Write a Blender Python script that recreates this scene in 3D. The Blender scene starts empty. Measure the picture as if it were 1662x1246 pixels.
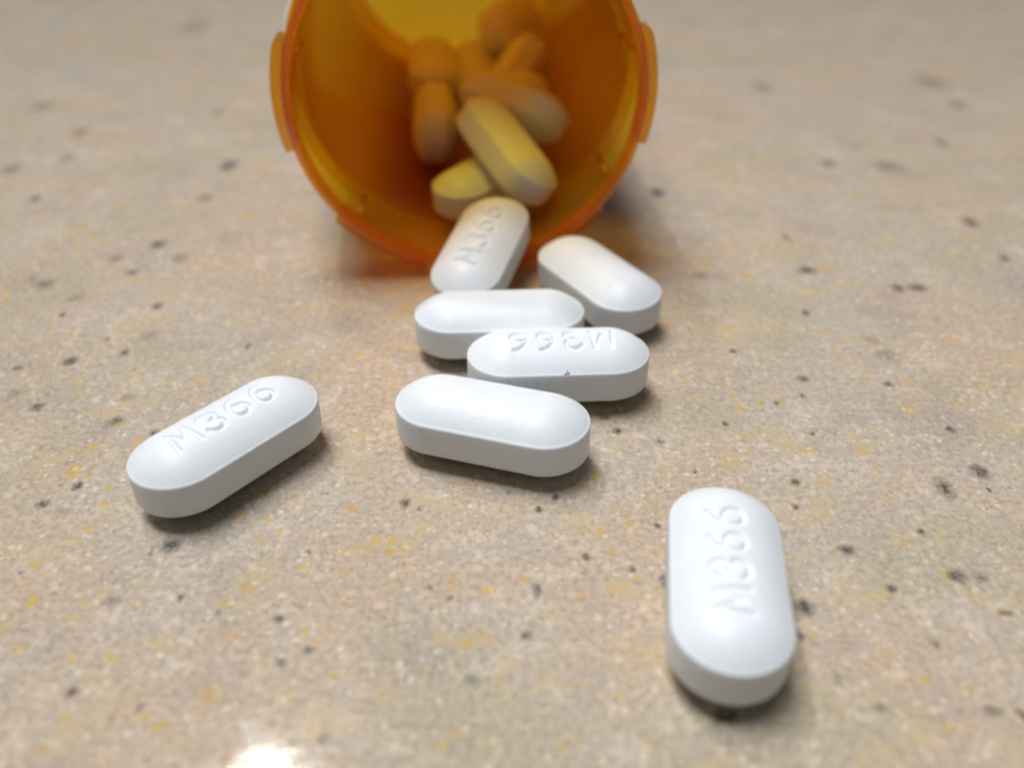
import bpy, bmesh, math
import numpy as np
from mathutils import Matrix, Vector

# ---------------------------------------------------------------- units: 1 unit = 1 cm
S = bpy.context.scene
COL = S.collection
R = math.radians

# ---------------------------------------------------------------- camera
cam_d = bpy.data.cameras.new('camera')
cam = bpy.data.objects.new('camera', cam_d)
COL.objects.link(cam)
cam.location = (0, 0, 4.3129)
cam.rotation_euler = (R(90 - 35.0045), 0, 0)
cam_d.sensor_width = 36
cam_d.lens = 1420.35 / 1662 * 36
cam_d.clip_start = 0.05
cam_d.clip_end = 2000
cam_d.dof.use_dof = True
cam_d.dof.focus_distance = 6.55
cam_d.dof.aperture_fstop = 0.19
cam_d.dof.aperture_blades = 0
S.camera = cam

# ---------------------------------------------------------------- room light
world = bpy.data.worlds.new('World')
S.world = world
world.use_nodes = True
bg = world.node_tree.nodes['Background']
bg.inputs['Color'].default_value = (0.97, 0.97, 0.98, 1)
bg.inputs['Strength'].default_value = 0.065

def lamp(name, loc, aim, size, watts, color):
    l = bpy.data.lights.new(name, 'AREA')
    l.shape = 'DISK'; l.size = size; l.energy = watts; l.color = color
    o = bpy.data.objects.new(name, l)
    COL.objects.link(o)
    o.location = loc
    o.rotation_euler = (Vector(aim) - Vector(loc)).to_track_quat('-Z', 'Y').to_euler()
    return o

kd = Vector((-0.275, 0.545, 0.965)).normalized()
kp = Vector((-1.21, 2.36, 0)) + kd * 170
lamp('ceiling_lamp', kp, (0, 5, 0), 3.5, 50000, (1.0, 0.95, 0.88))
lamp('overhead_fill_lamp', (-50, 40, 190), (0, 5, 0), 90, 275000, (0.97, 0.98, 1.0))  # broad unseen fill, added to soften the shadows and light the tops
lamp('bottle_fill_lamp', (-20, 4, 190), (0, 6, 0), 60, 115000, (0.97, 0.98, 1.0))  # added fill that lights the tablets in the bottle through its neck

S.view_settings.view_transform = 'Standard'
S.view_settings.look = 'None'
S.view_settings.exposure = 0.04
S.view_settings.gamma = 1
S.cycles.use_denoising = True
S.cycles.max_bounces = 24
S.cycles.transparent_max_bounces = 48
S.cycles.transmission_bounces = 16
S.cycles.diffuse_bounces = 6

# ---------------------------------------------------------------- node helper
class NT:
    def __init__(self, name):
        self.m = bpy.data.materials.new(name)
        self.m.use_nodes = True
        self.t = self.m.node_tree
        self.t.nodes.clear()
        self.out = self.t.nodes.new('ShaderNodeOutputMaterial')
    def n(self, typ, **kw):
        nd = self.t.nodes.new(typ)
        for k, v in kw.items():
            setattr(nd, k, v)
        return nd
    def put(self, sock, v):
        if isinstance(v, bpy.types.NodeSocket):
            self.t.links.new(v, sock)
        else:
            sock.default_value = v
    def math(self, op, a, b=0.0, c=0.0, clamp=False):
        nd = self.n('ShaderNodeMath', operation=op, use_clamp=clamp)
        for s, v in zip(nd.inputs, (a, b, c)):
            self.put(s, v)
        return nd.outputs[0]
    def vm(self, op, a, b=None, c=None, out='Vector'):
        nd = self.n('ShaderNodeVectorMath', operation=op)
        self.put(nd.inputs[0], a)
        if b is not None: self.put(nd.inputs[1], b)
        if c is not None: self.put(nd.inputs[2], c)
        return nd.outputs[out]
    def ramp(self, v, a, b, lo=0.0, hi=1.0, smooth=True):
        nd = self.n('ShaderNodeMapRange', interpolation_type='SMOOTHSTEP' if smooth else 'LINEAR')
        self.put(nd.inputs[0], v)
        for i, x in zip((1, 2, 3, 4), (a, b, lo, hi)):
            self.put(nd.inputs[i], x)
        return nd.outputs[0]
    def mix(self, f, a, b, mode='MIX'):
        nd = self.n('ShaderNodeMix', data_type='RGBA', blend_type=mode)
        self.put(nd.inputs[0], f); self.put(nd.inputs[6], a); self.put(nd.inputs[7], b)
        return nd.outputs[2]
    def noise(self, vec, scale, detail=2.0, rough=0.5, out='Fac'):
        nd = self.n('ShaderNodeTexNoise')
        self.put(nd.inputs['Vector'], vec)
        nd.inputs['Scale'].default_value = scale
        nd.inputs['Detail'].default_value = detail
        nd.inputs['Roughness'].default_value = rough
        return nd.outputs[out]
    def voro(self, vec, scale, feature='F1'):
        nd = self.n('ShaderNodeTexVoronoi', feature=feature)
        self.put(nd.inputs['Vector'], vec)
        nd.inputs['Scale'].default_value = scale
        return nd
    def done(self, shader):
        self.t.links.new(shader, self.out.inputs['Surface'])
        return self.m

def rgb(*c):
    return (c[0], c[1], c[2], 1.0)

# ---------------------------------------------------------------- materials
CHIPS = [(-4.354,7.323,0.03,0.047,1.0,0),(-3.491,7.49,0.048,0.061,1.0,0),(-3.942,6.513,0.06,0.07,1.0,0),(-4.806,7.944,0.107,0.106,0.6,0),(-4.974,8.05,0.038,0.054,0.7,0),(-3.986,8.2,0.065,0.069,0.7,0),(-3.93,5.829,0.051,0.052,0.9,0),(-3.203,5.644,0.055,0.05,0.9,0),(-2.849,5.483,0.039,0.04,0.8,0),(-3.509,6.654,0.039,0.052,0.9,0),(-3.753,6.885,0.034,0.032,0.8,0),(-2.419,6.758,0.028,0.042,0.8,0),(-3.366,6.939,0.086,0.088,0.45,0),(-4.359,6.405,0.049,0.039,0.8,0),(-4.283,8.512,0.073,0.088,0.5,0),(-3.596,8.526,0.08,0.103,0.5,0),(-4.213,6.022,0.073,0.063,0.4,0),(-3.201,4.852,0.036,0.048,1.0,0),(-3.371,4.66,0.049,0.039,0.9,0),(-2.317,4.245,0.059,0.058,1.0,2),(-2.428,4.176,0.017,0.023,0.6,1),(-2.539,3.764,0.059,0.046,0.5,0),(-2.113,3.79,0.024,0.031,0.7,1),(-1.842,3.675,0.019,0.025,0.6,0),(-0.767,4.667,0.035,0.052,0.9,0),(-0.655,4.603,0.022,0.032,0.7,0),(-1.222,3.379,0.03,0.032,1.0,0),(-1.443,3.616,0.031,0.034,0.8,0),(-0.392,3.785,0.02,0.025,0.7,0),(-0.529,3.877,0.02,0.031,0.6,0),(0.322,4.732,0.031,0.04,1.0,0),(0.193,4.603,0.031,0.038,1.0,0),(-0.022,4.778,0.022,0.027,0.7,0),(0.836,5.507,0.039,0.04,1.0,2),(0.748,5.686,0.05,0.042,0.8,0),(1.161,5.366,0.039,0.062,0.5,0),(1.019,4.435,0.03,0.031,0.9,1),(0.496,4.142,0.029,0.04,0.9,1),(0.796,4.026,0.028,0.033,0.8,1),(0.997,3.924,0.04,0.059,0.8,2),(1.721,5.604,0.025,0.033,0.9,1),(3.111,8.242,0.091,0.084,0.9,2),(3.93,7.866,0.069,0.078,0.9,0),(4.137,7.866,0.094,0.078,1.0,0),(2.855,7.358,0.036,0.059,1.0,0),(2.002,6.675,0.034,0.041,1.0,0),(2.529,6.233,0.048,0.047,0.9,0),(3.231,6.149,0.042,0.037,0.9,0),(2.449,5.977,0.026,0.036,0.8,0),(2.202,5.881,0.026,0.035,0.9,1),(2.391,5.475,0.024,0.032,0.9,1),(1.974,8.132,0.109,0.082,0.5,0),(3.374,6.603,0.1,0.103,0.35,0),(5.346,9.441,0.079,0.138,0.9,0),(5.321,8.526,0.053,0.088,0.8,0),(4.242,11.319,0.091,0.136,0.7,0),(5.013,11.208,0.181,0.202,0.45,0),(6.08,12.128,0.079,0.178,0.6,0),(7.024,13.803,0.116,0.22,0.6,0),(7.076,14.998,0.27,0.4,0.45,0),(3.516,5.012,0.069,0.078,1.0,0),(3.178,4.819,0.063,0.116,0.8,0),(3.503,5.523,0.039,0.04,0.9,0),(2.098,4.887,0.032,0.048,0.8,0),(2.029,4.628,0.026,0.039,0.8,0),(2.262,4.205,0.054,0.052,0.9,0),(2.832,4.374,0.03,0.03,0.9,0),(2.909,3.967,0.064,0.059,0.9,0),(3.068,3.961,0.048,0.048,0.6,0),(3.493,4.805,0.023,0.027,0.9,0),(1.843,3.709,0.058,0.065,1.0,2),(1.753,3.489,0.023,0.033,0.8,2),(2.445,3.861,0.036,0.037,0.9,0),(3.09,3.67,0.046,0.025,0.9,1),(2.561,3.424,0.03,0.041,0.6,0),(1.899,3.205,0.039,0.047,0.45,0),(2.082,2.987,0.052,0.036,0.6,0),(2.697,2.968,0.048,0.036,0.7,0),(2.844,2.937,0.027,0.039,0.9,1),(0.158,3.846,0.032,0.063,0.8,0),(0.086,3.489,0.034,0.028,0.9,1),(-0.229,3.171,0.043,0.042,0.5,2),(1.189,2.921,0.075,0.043,0.9,2),(-2.513,3.092,0.032,0.033,0.8,0),(-2.091,2.984,0.024,0.036,0.5,0),(-1.368,3.291,0.033,0.035,0.7,0),(-1.03,2.8,0.04,0.034,0.5,0),(-3.78,11.23,0.107,0.18,0.9,0),(-3.932,8.857,0.089,0.093,0.9,0),(-5.859,10.122,0.068,0.095,0.8,0),(-3.785,10.16,0.091,0.115,0.6,0),(-6.291,12.541,0.099,0.188,0.6,0),(-7.375,13.741,0.145,0.218,0.5,0),(-6.055,11.502,0.117,0.164,0.5,0),(-6.619,11.098,0.13,0.199,0.5,0),(-4.554,13.499,0.114,0.212,0.4,0),(-6.536,18.943,0.279,0.541,0.35,0),(1.815,10.314,0.092,0.138,1.0,2),(4.172,14.753,0.174,0.317,0.45,0),(3.096,9.045,0.049,0.08,0.6,0)]

def mat_counter():
    N = NT('speckled_solid_surface')
    co = N.n('ShaderNodeTexCoord').outputs['Object']
    w1 = N.vm('SUBTRACT', N.noise(co, 7, 3, 0.6, 'Color'), (0.5, 0.5, 0.5))
    P = N.vm('MULTIPLY_ADD', w1, (0.16, 0.16, 0.0), co)
    # broad clouds: pinkish beige, grey beige, olive beige
    n1 = N.noise(co, 0.55, 3, 0.6)
    n2 = N.noise(N.vm('ADD', co, (31, 7, 3)), 0.8, 3, 0.6)
    n3 = N.noise(N.vm('ADD', co, (3, 57, 9)), 1.7, 4, 0.65)
    col = N.mix(N.ramp(n1, 0.36, 0.64), rgb(0.59, 0.46, 0.34), rgb(0.54, 0.48, 0.395))
    col = N.mix(N.ramp(n2, 0.47, 0.66, 0, 0.8), col, rgb(0.50, 0.445, 0.32))
    col = N.mix(N.ramp(n3, 0.53, 0.70, 0, 0.65), col, rgb(0.425, 0.365, 0.31))
    col = N.mix(N.ramp(n3, 0.47, 0.30, 0, 0.7), col, rgb(0.67, 0.575, 0.475))
    # fine mottle
    f1 = N.noise(co, 20, 4, 0.75)
    col = N.mix(N.ramp(f1, 0.38, 0.66, 0.0, 0.95), col, N.mix(1.0, col, rgb(0.66, 0.64, 0.62), 'MULTIPLY'))
    f2 = N.noise(N.vm('ADD', co, (8, 21, 2)), 6.5, 4, 0.7)
    col = N.mix(N.ramp(f2, 0.47, 0.64, 0.0, 0.65), col, rgb(0.45, 0.385, 0.325))
    col = N.mix(N.ramp(f2, 0.45, 0.28, 0.0, 0.7), col, rgb(0.69, 0.58, 0.47))
    f3 = N.noise(N.vm('ADD', co, (41, 2, 6)), 3.4, 4, 0.7)
    col = N.mix(N.ramp(f3, 0.53, 0.68, 0.0, 0.62), col, rgb(0.55, 0.43, 0.24))
    # amber-yellow resin flecks, two sizes, clustered
    def cells(scale, thr, r0, r1, off, dist=P, soft=0.4):
        v = N.voro(N.vm('ADD', dist, off), scale)
        sep = N.n('ShaderNodeSeparateColor'); N.put(sep.inputs[0], v.outputs['Color'])
        pick = N.math('GREATER_THAN', sep.outputs[0], thr)
        rad = N.math('MULTIPLY_ADD', sep.outputs[1], r1 - r0, r0)
        body = N.ramp(N.math('DIVIDE', v.outputs['Distance'], rad), soft, 1.0, 1.0, 0.0)
        return N.math('MULTIPLY', pick, body), sep.outputs[2]
    yclus = N.ramp(N.noise(N.vm('ADD', co, (11, 5, 1)), 1.1, 2), 0.36, 0.58)
    y1, yv = cells(5.0, 0.64, 0.14, 0.46, (2.3, 9.1, 0))
    yc = N.mix(yv, rgb(0.55, 0.36, 0.10), rgb(0.56, 0.39, 0.20))
    col = N.mix(N.math('MULTIPLY', N.math('MULTIPLY', y1, yclus), 0.72), col, yc)
    y2, yv2 = cells(9.0, 0.72, 0.16, 0.46, (7.7, 1.9, 0))
    col = N.mix(N.math('MULTIPLY', N.math('MULTIPLY', y2, yclus), 0.80), col, rgb(0.58, 0.39, 0.09))
    # pale translucent grains
    g1, gv = cells(17.0, 0.25, 0.16, 0.55, (4.1, 3.3, 0), N.vm('MULTIPLY_ADD', w1, (0.05, 0.05, 0.0), co))
    gcl = N.ramp(N.noise(N.vm('ADD', co, (1, 77, 4)), 1.6, 2), 0.25, 0.5)
    col = N.mix(N.math('MULTIPLY', N.math('MULTIPLY', g1, gcl), N.math('MULTIPLY_ADD', gv, 0.48, 0.05)), col, rgb(0.80, 0.71, 0.60))
    g2, gv2 = cells(8.0, 0.84, 0.15, 0.45, (9.1, 6.3, 0))
    col = N.mix(N.math('MULTIPLY', g2, N.math('MULTIPLY', gv2, 0.6)), col, rgb(0.66, 0.60, 0.53))
    # small dark and rust grains scattered everywhere
    d1, dv = cells(7.0, 0.90, 0.07, 0.24, (5.5, 2.2, 0))
    col = N.mix(N.math('MULTIPLY', d1, N.math('MULTIPLY_ADD', dv, 0.45, 0.1)), col, rgb(0.075, 0.05, 0.04))
    d2, dv2 = cells(12.0, 0.86, 0.08, 0.24, (15.5, 8.2, 0))
    col = N.mix(N.math('MULTIPLY', d2, 0.4), col, rgb(0.14, 0.06, 0.035))
    d3, dv3 = cells(2.6, 0.86, 0.08, 0.34, (25.5, 4.2, 0))
    col = N.mix(N.math('MULTIPLY', d3, N.math('MULTIPLY_ADD', dv3, 0.3, 0.08)), col, rgb(0.13, 0.11, 0.10))
    # the larger mineral chips of this slab, where they lie
    w2 = N.vm('SUBTRACT', N.noise(co, 16, 2, 0.6, 'Color'), (0.5, 0.5, 0.5))
    Pc = N.vm('MULTIPLY_ADD', w2, (0.055, 0.055, 0.0), co)
    tones = (rgb(0.065, 0.053, 0.048), rgb(0.13, 0.055, 0.04), rgb(0.026, 0.033, 0.046))
    holes = N.ramp(N.noise(co, 30, 3, 0.7), 0.40, 0.66, 1.0, 0.45)
    for kind in (0, 1, 2):
        acc = None
        for x, y, rx, ry, st, k in CHIPS:
            if k != kind: continue
            q = N.vm('MULTIPLY_ADD', Pc, (1 / rx, 1 / ry, 0), (-x / rx, -y / ry, 0))
            ln = N.vm('LENGTH', q, out='Value')
            v = N.math('MULTIPLY_ADD', ln, -1.0 * st, 1.42 * st)
            acc = v if acc is None else N.math('MAXIMUM', acc, v)
        m = N.math('MULTIPLY', N.math('MINIMUM', N.math('MAXIMUM', acc, 0.0), 0.92), holes)
        col = N.mix(m, col, tones[kind])
    b = N.n('ShaderNodeBsdfPrincipled')
    N.put(b.inputs['Base Color'], col)
    N.put(b.inputs['Roughness'], N.ramp(N.noise(co, 6, 3), 0.3, 0.7, 0.05, 0.11))
    b.inputs['IOR'].default_value = 1.5
    bump = N.n('ShaderNodeBump')
    bump.inputs['Strength'].default_value = 0.03
    bump.inputs['Distance'].default_value = 0.02
    N.put(bump.inputs['Height'], N.math('ADD', N.noise(co, 30, 3, 0.6), N.noise(co, 5, 2)))
    N.t.links.new(bump.outputs[0], b.inputs['Normal'])
    return N.done(b.outputs[0])

def mat_tablet():
    N = NT('white_film_coating')
    co = N.n('ShaderNodeTexCoord').outputs['Object']
    b = N.n('ShaderNodeBsdfPrincipled')
    n = N.noise(co, 5, 3, 0.6)
    N.put(b.inputs['Base Color'], N.mix(N.ramp(n, 0.3, 0.7), rgb(0.80, 0.85, 0.89), rgb(0.825, 0.87, 0.91)))
    N.put(b.inputs['Roughness'], N.ramp(N.noise(co, 9, 2), 0.3, 0.7, 0.36, 0.46))
    b.inputs['IOR'].default_value = 1.40
    bump = N.n('ShaderNodeBump')
    bump.inputs['Strength'].default_value = 0.2
    bump.inputs['Distance'].default_value = 0.006
    N.put(bump.inputs['Height'], N.math('ADD', N.noise(co, 45, 3, 0.6), N.math('MULTIPLY', N.noise(co, 12, 2), 1.5)))
    N.t.links.new(bump.outputs[0], b.inputs['Normal'])
    return N.done(b.outputs[0])

def mat_amber(name, tint, body, body_fac, rough):
    """clear coloured polypropylene: each wall passes tinted light, a little is scattered in the plastic"""
    N = NT(name)
    co = N.n('ShaderNodeTexCoord').outputs['Object']
    tr = N.n('ShaderNodeBsdfTransparent')
    N.put(tr.inputs[0], tint)
    df = N.n('ShaderNodeBsdfDiffuse'); N.put(df.inputs[0], body)
    tl = N.n('ShaderNodeBsdfTranslucent'); N.put(tl.inputs[0], body)
    m1 = N.n('ShaderNodeMixShader'); m1.inputs[0].default_value = 0.6
    N.t.links.new(df.outputs[0], m1.inputs[1]); N.t.links.new(tl.outputs[0], m1.inputs[2])
    m2 = N.n('ShaderNodeMixShader'); N.put(m2.inputs[0], N.ramp(N.noise(co, 1.5, 2), 0.3, 0.7, body_fac * 0.85, body_fac * 1.15))
    N.t.links.new(tr.outputs[0], m2.inputs[1]); N.t.links.new(m1.outputs[0], m2.inputs[2])
    gl = N.n('ShaderNodeBsdfGlossy'); gl.inputs['Roughness'].default_value = rough
    fr = N.n('ShaderNodeFresnel'); fr.inputs['IOR'].default_value = 1.49
    bump = N.n('ShaderNodeBump'); bump.inputs['Strength'].default_value = 0.08; bump.inputs['Distance'].default_value = 0.02
    N.put(bump.inputs['Height'], N.noise(co, 4, 2))
    for nd in (gl, fr): N.t.links.new(bump.outputs[0], nd.inputs['Normal'])
    geo = N.n('ShaderNodeNewGeometry')
    front = N.math('SUBTRACT', 1.0, geo.outputs['Backfacing'])
    m3 = N.n('ShaderNodeMixShader'); N.put(m3.inputs[0], N.math('MULTIPLY', fr.outputs[0], front))
    N.t.links.new(m2.outputs[0], m3.inputs[1]); N.t.links.new(gl.outputs[0], m3.inputs[2])
    return N.done(m3.outputs[0])

def mat_paper():
    N = NT('white_label_paper')
    co = N.n('ShaderNodeTexCoord').outputs['Object']
    c = N.mix(N.noise(co, 14, 3), rgb(0.86, 0.85, 0.82), rgb(0.90, 0.89, 0.87))
    df = N.n('ShaderNodeBsdfDiffuse'); N.put(df.inputs[0], c)
    tl = N.n('ShaderNodeBsdfTranslucent'); N.put(tl.inputs[0], c)
    m = N.n('ShaderNodeMixShader'); m.inputs[0].default_value = 0.85
    N.t.links.new(df.outputs[0], m.inputs[1]); N.t.links.new(tl.outputs[0], m.inputs[2])
    return N.done(m.outputs[0])

M_COUNTER = mat_counter()
M_TABLET = mat_tablet()
M_WALL = mat_amber('amber_plastic_wall', rgb(0.975, 0.83, 0.19), rgb(0.90, 0.56, 0.05), 0.22, 0.12)
M_BODY = mat_amber('amber_plastic_body', rgb(0.965, 0.60, 0.06), rgb(0.93, 0.39, 0.03), 0.22, 0.12)
M_RIM = mat_amber('amber_plastic_rim', rgb(0.97, 0.72, 0.09), rgb(0.95, 0.43, 0.02), 0.34, 0.12)
M_PAPER = mat_paper()
_n = NT('dark_chip_mark'); _b = _n.n('ShaderNodeBsdfPrincipled')
_n.put(_b.inputs['Base Color'], _n.mix(_n.noise(_n.n('ShaderNodeTexCoord').outputs['Object'], 60), rgb(0.16, 0.17, 0.19), rgb(0.40, 0.42, 0.45)))
_b.inputs['Roughness'].default_value = 0.7
M_NICK = _n.done(_b.outputs[0])

# ---------------------------------------------------------------- mesh helpers
def link(name, me, mat, parent=None):
    me.materials.clear(); me.materials.append(mat)
    o = bpy.data.objects.new(name, me)
    COL.objects.link(o)
    if parent: o.parent = parent
    return o

def mesh(name, verts, faces, smooth=True):
    me = bpy.data.meshes.new(name)
    me.from_pydata([tuple(v) for v in verts], [], faces)
    bm = bmesh.new(); bm.from_mesh(me)
    bmesh.ops.remove_doubles(bm, verts=bm.verts, dist=1e-5)
    bmesh.ops.dissolve_degenerate(bm, dist=1e-6, edges=bm.edges)
    bm.to_mesh(me); bm.free()
    if smooth: me.shade_smooth()
    return me

# ---------------------------------------------------------------- countertop
def countertop():
    bm = bmesh.new()
    bmesh.ops.create_cube(bm, size=1)
    for v in bm.verts:
        v.co = Vector((v.co.x * 240, v.co.y * 66 + 26, v.co.z * 3 - 1.5))
    bmesh.ops.bevel(bm, geom=list(bm.edges), offset=0.3, segments=3, affect='EDGES', profile=0.5)
    me = bpy.data.meshes.new('countertop'); bm.to_mesh(me); bm.free()
    o = link('countertop', me, M_COUNTER)
    o['kind'] = 'structure'
    o['label'] = 'beige speckled solid surface countertop under the bottle and tablets'
countertop()

# ---------------------------------------------------------------- tablets
TL, TW, HS, HD = 1.5, 0.689, 0.2484, 0.160

def glyph_segments():
    """strokes of M366 as polylines in tablet coordinates (x along the tablet, y across)"""
    G = []
    def arc(cx, cy, rx, ry, a0, a1, n=18):
        return [(cx + rx * math.cos(R(a0 + (a1 - a0) * i / n)), cy + ry * math.sin(R(a0 + (a1 - a0) * i / n))) for i in range(n + 1)]
    G.append([(-0.440, -0.108), (-0.418, 0.105), (-0.350, -0.060), (-0.282, 0.105), (-0.260, -0.108)])
    G.append(arc(-0.118, 0.055, 0.066, 0.056, 158, -90) )
    G.append(arc(-0.118, -0.056, 0.070, 0.058, 90, -160))
    for cx in (0.103, 0.320):
        G.append(arc(cx + 0.052, -0.040, 0.118, 0.155, 92, 178) + arc(cx, -0.048, 0.066, 0.062, 180, 360) + arc(cx, -0.048, 0.066, 0.062, 0, 112))
    segs = []
    for g in G:
        for a, b in zip(g[:-1], g[1:]): segs.append((*a, *b))
    return np.array(segs)
SEGS = glyph_segments()

def groove(P):
    d = np.full(len(P), 9.0)
    for ax, ay, bx, by in SEGS:
        dx, dy = bx - ax, by - ay
        L2 = dx * dx + dy * dy + 1e-12
        t = np.clip(((P[:, 0] - ax) * dx + (P[:, 1] - ay) * dy) / L2, 0, 1)
        d = np.minimum(d, np.hypot(P[:, 0] - ax - t * dx, P[:, 1] - ay - t * dy))
    q = np.clip(1 - d / 0.027, 0, 1)
    s = q * q * (3 - 2 * q)
    return 0.022 * s

def tablet_mesh(name, imprint, shift=0.0):
    n = 560 if imprint else 128
    rings = 72 if imprint else 24
    Rr = TW / 2; sl = TL / 2 - Rr
    # perimeter of the stadium, evenly spaced
    per = 4 * sl + 2 * math.pi * Rr
    base = []
    for i in range(n):
        s = per * i / n
        if s < 2 * sl: base.append((-sl + s, -Rr, 0, -1)); continue
        s -= 2 * sl
        if s < math.pi * Rr:
            a = -math.pi / 2 + s / Rr; base.append((sl + Rr * math.cos(a), Rr * math.sin(a), math.cos(a), math.sin(a))); continue
        s -= math.pi * Rr
        if s < 2 * sl: base.append((sl - s, Rr, 0, 1)); continue
        s -= 2 * sl
        a = math.pi / 2 + s / Rr; base.append((-sl + Rr * math.cos(a), Rr * math.sin(a), math.cos(a), math.sin(a)))
    B = np.array(base)
    prof = []                                     # (inset q 0..1, z)
    h = HS / 2
    dome = lambda q: HD * (1 - (1 - q) ** 2.15)
    # top: centre to edge, then land, edge, band, and the lower face
    top = [1.0] + [1 - i / rings for i in range(1, rings)]
    top = [q for q in top if q > 0.045] + [0.045]
    for q in top: prof.append((q, h + dome(q) - 0.004, True))
    for q, z in ((0.030, h + 0.0085), (0.015, h + 0.004), (0.006, h - 0.001), (0.0, h - 0.010), (0.0, 0.06), (0.0, 0.0), (0.0, -0.06), (0.0, -h + 0.010), (0.006, -h + 0.001), (0.015, -h - 0.004), (0.030, -h - 0.0085), (0.045, -h - dome(0.045) + 0.004)):
        prof.append((q, z, False))
    low = [0.045 + (1 - 0.045) * i / 20 for i in range(1, 21)]
    for q in low: prof.append((q, -h - dome(q) + 0.004, False))
    rows = []
    for q, z, t in prof:
        P = B[:, :2] - B[:, 2:] * (q * Rr)
        Z = np.full(n, z)
        if imprint and t: Z = Z - groove(P - np.array([0.0, shift]))
        rows.append(np.column_stack([P, Z]))
    V = np.concatenate(rows)
    F = []
    for r in range(len(rows) - 1):
        a, b = r * n, (r + 1) * n
        for i in range(n):
            j = (i + 1) % n
            F.append((a + i, b + i, b + j, a + j))
    return mesh(name, V, F)

ME_PLAIN = tablet_mesh('tablet_plain', False)
ME_MARK = tablet_mesh('tablet_imprinted', True, -0.010)      # the punch sits a little differently on each
ME_MARK_B = tablet_mesh('tablet_imprinted_b', True, 0.034)
ME_MARK_C = tablet_mesh('tablet_imprinted_c', True, 0.014)
ZC = HD + HS / 2

def tablet(me, pos, yaw, pitch=0.0, roll=0.0, label='', group='white tablets spilled on the countertop'):
    o = link('tablet', me, M_TABLET) if not me.materials else bpy.data.objects.new('tablet', me)
    if o.name not in COL.objects: COL.objects.link(o)
    Mx = Matrix.Rotation(R(yaw), 4, 'Z') @ Matrix.Rotation(-R(pitch), 4, 'Y') @ Matrix.Rotation(R(roll), 4, 'X')
    o.matrix_world = Matrix.Translation(Vector(pos)) @ Mx
    o['label'] = label; o['category'] = 'tablet'; o['group'] = group
    return o

tablet(ME_MARK, (-2.0656, 5.0112, ZC), 51.53, label='white imprinted tablet lying apart on the left, slanting up to the right')
tablet(ME_PLAIN, (-0.1524, 5.2320, ZC), -17.11, label='plain white tablet nearest the camera in the central row')
tablet(ME_MARK_C, (1.2862, 3.6327, ZC), 82.07, label='large white imprinted tablet alone at the lower right, pointing away from camera')
tablet(ME_MARK_B, (0.3806, 6.0277, ZC), 182.68, label='white tablet in the central row whose M366 reads upside down')
upside = bpy.data.objects['tablet.003']
def nick():
    V, F = [], []
    pts = [(-0.016, 0.0), (-0.006, 0.010), (0.004, 0.006), (0.022, 0.014), (0.030, 0.006), (0.010, -0.006), (0.003, -0.030), (-0.007, -0.010)]
    for z in (-0.006, 0.004):
        for x, y in pts: V.append((-0.045 + x, 0.330 + y * 0.8, HS / 2 + 0.012 + z - y * 0.5))
    k = len(pts)
    F.append(tuple(range(k - 1, -1, -1))); F.append(tuple(range(k, 2 * k)))
    for i in range(k): F.append((i, (i + 1) % k, k + (i + 1) % k, k + i))
    o = link('nick', mesh('nick', V, F, False), M_NICK, upside)
    o['label'] = 'tiny dark chip mark on the rim of the tablet'
nick()
tablet(ME_PLAIN, (-0.1094, 6.6846, ZC), 3.11, label='plain white tablet lying crosswise below the tablet on the bottle lip')
tablet(ME_PLAIN, (0.819, 7.419, ZC + 0.003), -58.0, -1.3, 3.0, label='plain white tablet on the counter right of the mouth, slanting down to the right')
tablet(ME_MARK, (-0.293, 7.793, 0.413), 71.3, 14.3, 0.0, label='imprinted tablet leaning on the lip of the bottle, half out of its mouth')
GI = 'tablets inside the amber bottle'
for args in (
    ((-0.065, 9.299, 0.912), -57.8, -23.0, -25.9, 'foremost slanting tablet inside the bottle mouth, lit yellowish, tilting down right'),
    ((-0.276, 9.461, 0.506), 50.6, 4.5, 1.2, 'yellowish tablet in the bottle just behind the left of the tablet on the lip'),
    ((0.015, 10.283, 1.069), -43.4, -2.2, -46.3, 'tablet lying crosswise in the bottle behind the foremost slanting one, its end to the right'),
    ((-0.987, 11.104, 0.627), 94.7, 4.6, -83.5, 'tablet on edge at the left of the pile in the bottle, pointing inwards'),
    ((-1.14, 12.94, 0.81), 95.0, 5.3, 3.9, 'amber tinted tablet farther back at the left, above the one on edge'),
    ((-0.537, 13.275, 0.606), 90.4, 15.5, 0.7, 'amber tinted tablet deep in the middle of the bottle pile'),
    ((-0.028, 13.862, 1.18), 67.3, -1.6, 52.8, 'dark round-ended tablet topmost and deepest of the pile in the bottle'),
    ((-0.026, 12.48, 0.78), 57.8, 28.3, -48.8, 'steeply tilted tablet in the bottle in front of the dark topmost one'),
    ((-0.119, 11.309, 0.712), 52.2, 14.5, 10.2, 'tablet in the bottle mostly hidden behind the crosswise one'),
):
    tablet(ME_PLAIN, args[0], args[1], args[2], args[3], label=args[4], group=GI)

# ---------------------------------------------------------------- amber bottle
BC = Vector((-0.4059, 8.1199, 1.7736)); BYAW = -0.0863
bottle = bpy.data.objects.new('pill_bottle', None)
COL.objects.link(bottle)
bottle.location = (BC.x, BC.y, 0.032)
bottle.scale = (0.9942, 0.9942, 0.9942)
bottle.rotation_euler = (0, 0, -BYAW)       # local +Y runs into the bottle, local X to the right
bottle['label'] = 'amber plastic prescription bottle lying on its side with its open mouth forward'
bottle['category'] = 'pill bottle'
CZ = BC.z

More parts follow.
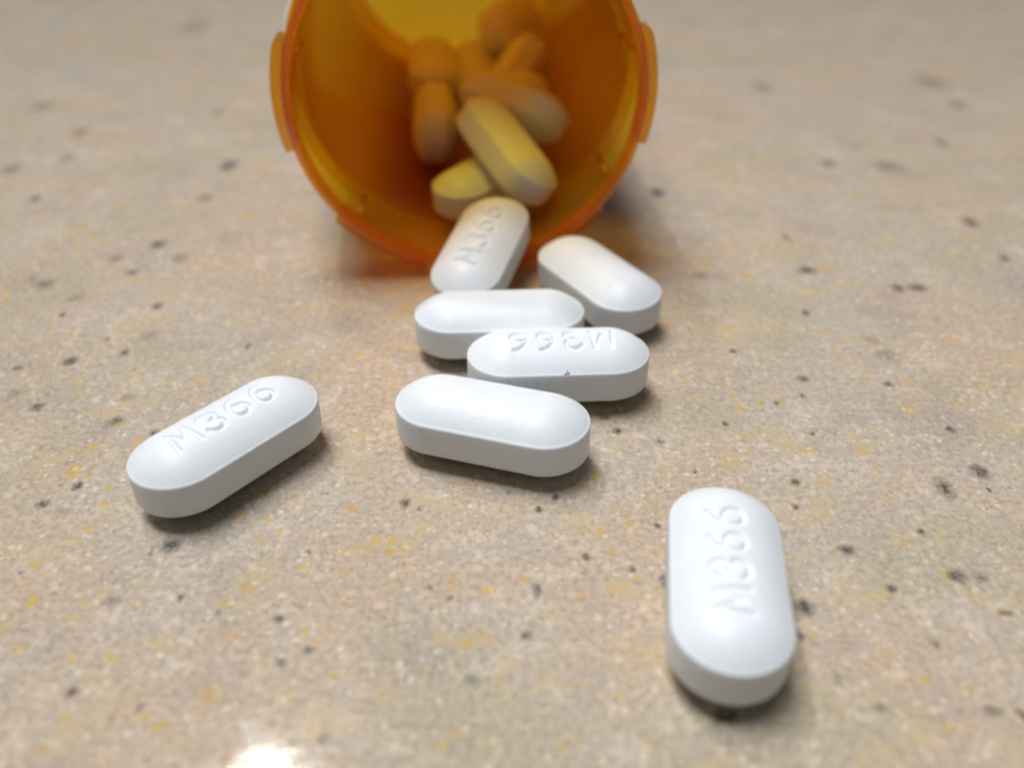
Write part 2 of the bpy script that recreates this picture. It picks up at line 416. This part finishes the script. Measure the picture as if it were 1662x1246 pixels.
def lathe(name, prof, mat, closed=False, n=192):
    V, F = [], []
    for off, r in prof:
        for i in range(n):
            a = 2 * math.pi * i / n
            V.append((r * math.cos(a), off, CZ + r * math.sin(a)))
    m = len(prof)
    for k in range(m if closed else m - 1):
        a, b = k * n, ((k + 1) % m) * n
        for i in range(n):
            j = (i + 1) % n
            F.append((a + i, a + j, b + j, b + i))
    me = mesh(name, V, F)
    bm = bmesh.new(); bm.from_mesh(me)
    bmesh.ops.recalc_face_normals(bm, faces=bm.faces)
    bm.to_mesh(me); bm.free()
    me.shade_smooth()
    try: me.set_sharp_from_angle(angle=R(40))
    except Exception: pass
    return link(name, me, mat, bottle)

lathe('rim', [(0.0, 1.645), (0.0, 1.695), (0.014, 1.710), (0.034, 1.7136), (0.15, 1.7136), (0.15, 1.622), (0.05, 1.624), (0.014, 1.630)], M_RIM, True)
lathe('neck', [(0.152, 1.7136), (0.80, 1.7136), (0.86, 1.730), (0.882, 1.748), (0.882, 1.640), (0.872, 1.606), (0.845, 1.600), (0.80, 1.612), (0.152, 1.622)], M_WALL, True)
lathe('shoulder', [(0.885, 1.760), (0.91, 1.784), (0.96, 1.790), (1.36, 1.789), (1.36, 1.676), (1.02, 1.675), (0.93, 1.668), (0.885, 1.642)], M_WALL, True)
lathe('body', [(1.362, 1.789), (8.20, 1.720), (8.20, 1.606), (1.362, 1.676)], M_BODY, True)
lathe('base', [(8.202, 1.720), (8.35, 1.716), (8.50, 1.67), (8.55, 1.60), (8.55, 0.0001), (8.43, 0.0001), (8.43, 1.52), (8.38, 1.58), (8.28, 1.605), (8.202, 1.606)], M_WALL)

def lug(a0, a1, r0, r1, y0, y1):
    n = 20; V = []; F = []
    for i in range(n + 1):
        t = i / n
        a = R(a0 + (a1 - a0) * t)
        e = min(1.0, min(t, 1 - t) * n / 0.8)
        rr = r0 + (r1 - r0) * (0.90 + 0.10 * math.sqrt(e))
        ys = (y0, y0 + 0.02, y1 - 0.05, y1)
        ro = (rr - 0.012, rr, rr, rr - 0.03)
        for y, r in zip((y0, *ys, y1), (r0, *ro, r0)):
            V.append((r * math.cos(a), y, CZ + r * math.sin(a)))
    m = 6
    for i in range(n):
        for k in range(m):
            F.append((i * m + k, i * m + (k + 1) % m, (i + 1) * m + (k + 1) % m, (i + 1) * m + k))
    F.append(tuple(range(m - 1, -1, -1))); F.append(tuple(n * m + k for k in range(m)))
    me = mesh('lug', V, F)
    bm = bmesh.new(); bm.from_mesh(me); bmesh.ops.recalc_face_normals(bm, faces=bm.faces); bm.to_mesh(me); bm.free()
    me.shade_smooth()
    try: me.set_sharp_from_angle(angle=R(35))
    except Exception: pass
    return link('lug', me, M_LUG, bottle)
M_LUG = mat_amber('amber_plastic_lug', rgb(0.95, 0.68, 0.09), rgb(0.86, 0.38, 0.02), 0.22, 0.12)
for c, w in ((1.8, 34.5), (60, 33), (118, 33), (178.2, 33), (237.5, 33), (302.5, 33)):
    lug(c - w / 2, c + w / 2, 1.7165, 1.815, 0.10, 0.46)

# inner cap-stop ribs seen through the mouth
def rib(a, y0, y1):
    bm = bmesh.new()
    bmesh.ops.create_cube(bm, size=1)
    for v in bm.verts:
        v.co = Vector((v.co.x * 0.05, v.co.y * (y1 - y0) + (y0 + y1) / 2, v.co.z * 0.05))
    bmesh.ops.bevel(bm, geom=list(bm.edges), offset=0.012, segments=2, affect='EDGES')
    bmesh.ops.rotate(bm, verts=bm.verts, cent=(0, 0, 0), matrix=Matrix.Rotation(-R(a), 3, 'Y'))
    r = 1.600
    bmesh.ops.translate(bm, verts=bm.verts, vec=(r * math.cos(R(a)), 0, CZ + r * math.sin(R(a))))
    me = bpy.data.meshes.new('rib'); bm.to_mesh(me); bm.free(); me.shade_smooth()
    link('rib', me, M_LUG, bottle)
for a in (226, 330, 15, 165): rib(a, 0.18, 0.72)

# paper label wrapped round the body
def label():
    n = 192; V = []; F = []
    prof = [(1.38, 1.7895), (1.38, 1.7985), (7.4, 1.7385), (7.4, 1.7295)]
    for off, r in prof:
        for i in range(n):
            a = 2 * math.pi * i / n
            # the label's overlapping edge stands slightly off the plastic, upper left
            g = r + 0.085 * math.exp(-((math.degrees(a) - 171) / 14) ** 2)
            V.append((g * math.cos(a), off, CZ + g * math.sin(a)))
    for k in range(4):
        a, b = k * n, ((k + 1) % 4) * n
        for i in range(n):
            j = (i + 1) % n
            F.append((a + i, a + j, b + j, b + i))
    me = mesh('label', V, F)
    bm = bmesh.new(); bm.from_mesh(me); bmesh.ops.recalc_face_normals(bm, faces=bm.faces); bm.to_mesh(me); bm.free()
    me.shade_smooth()
    try: me.set_sharp_from_angle(angle=R(40))
    except Exception: pass
    link('label', me, M_PAPER, bottle)
label()
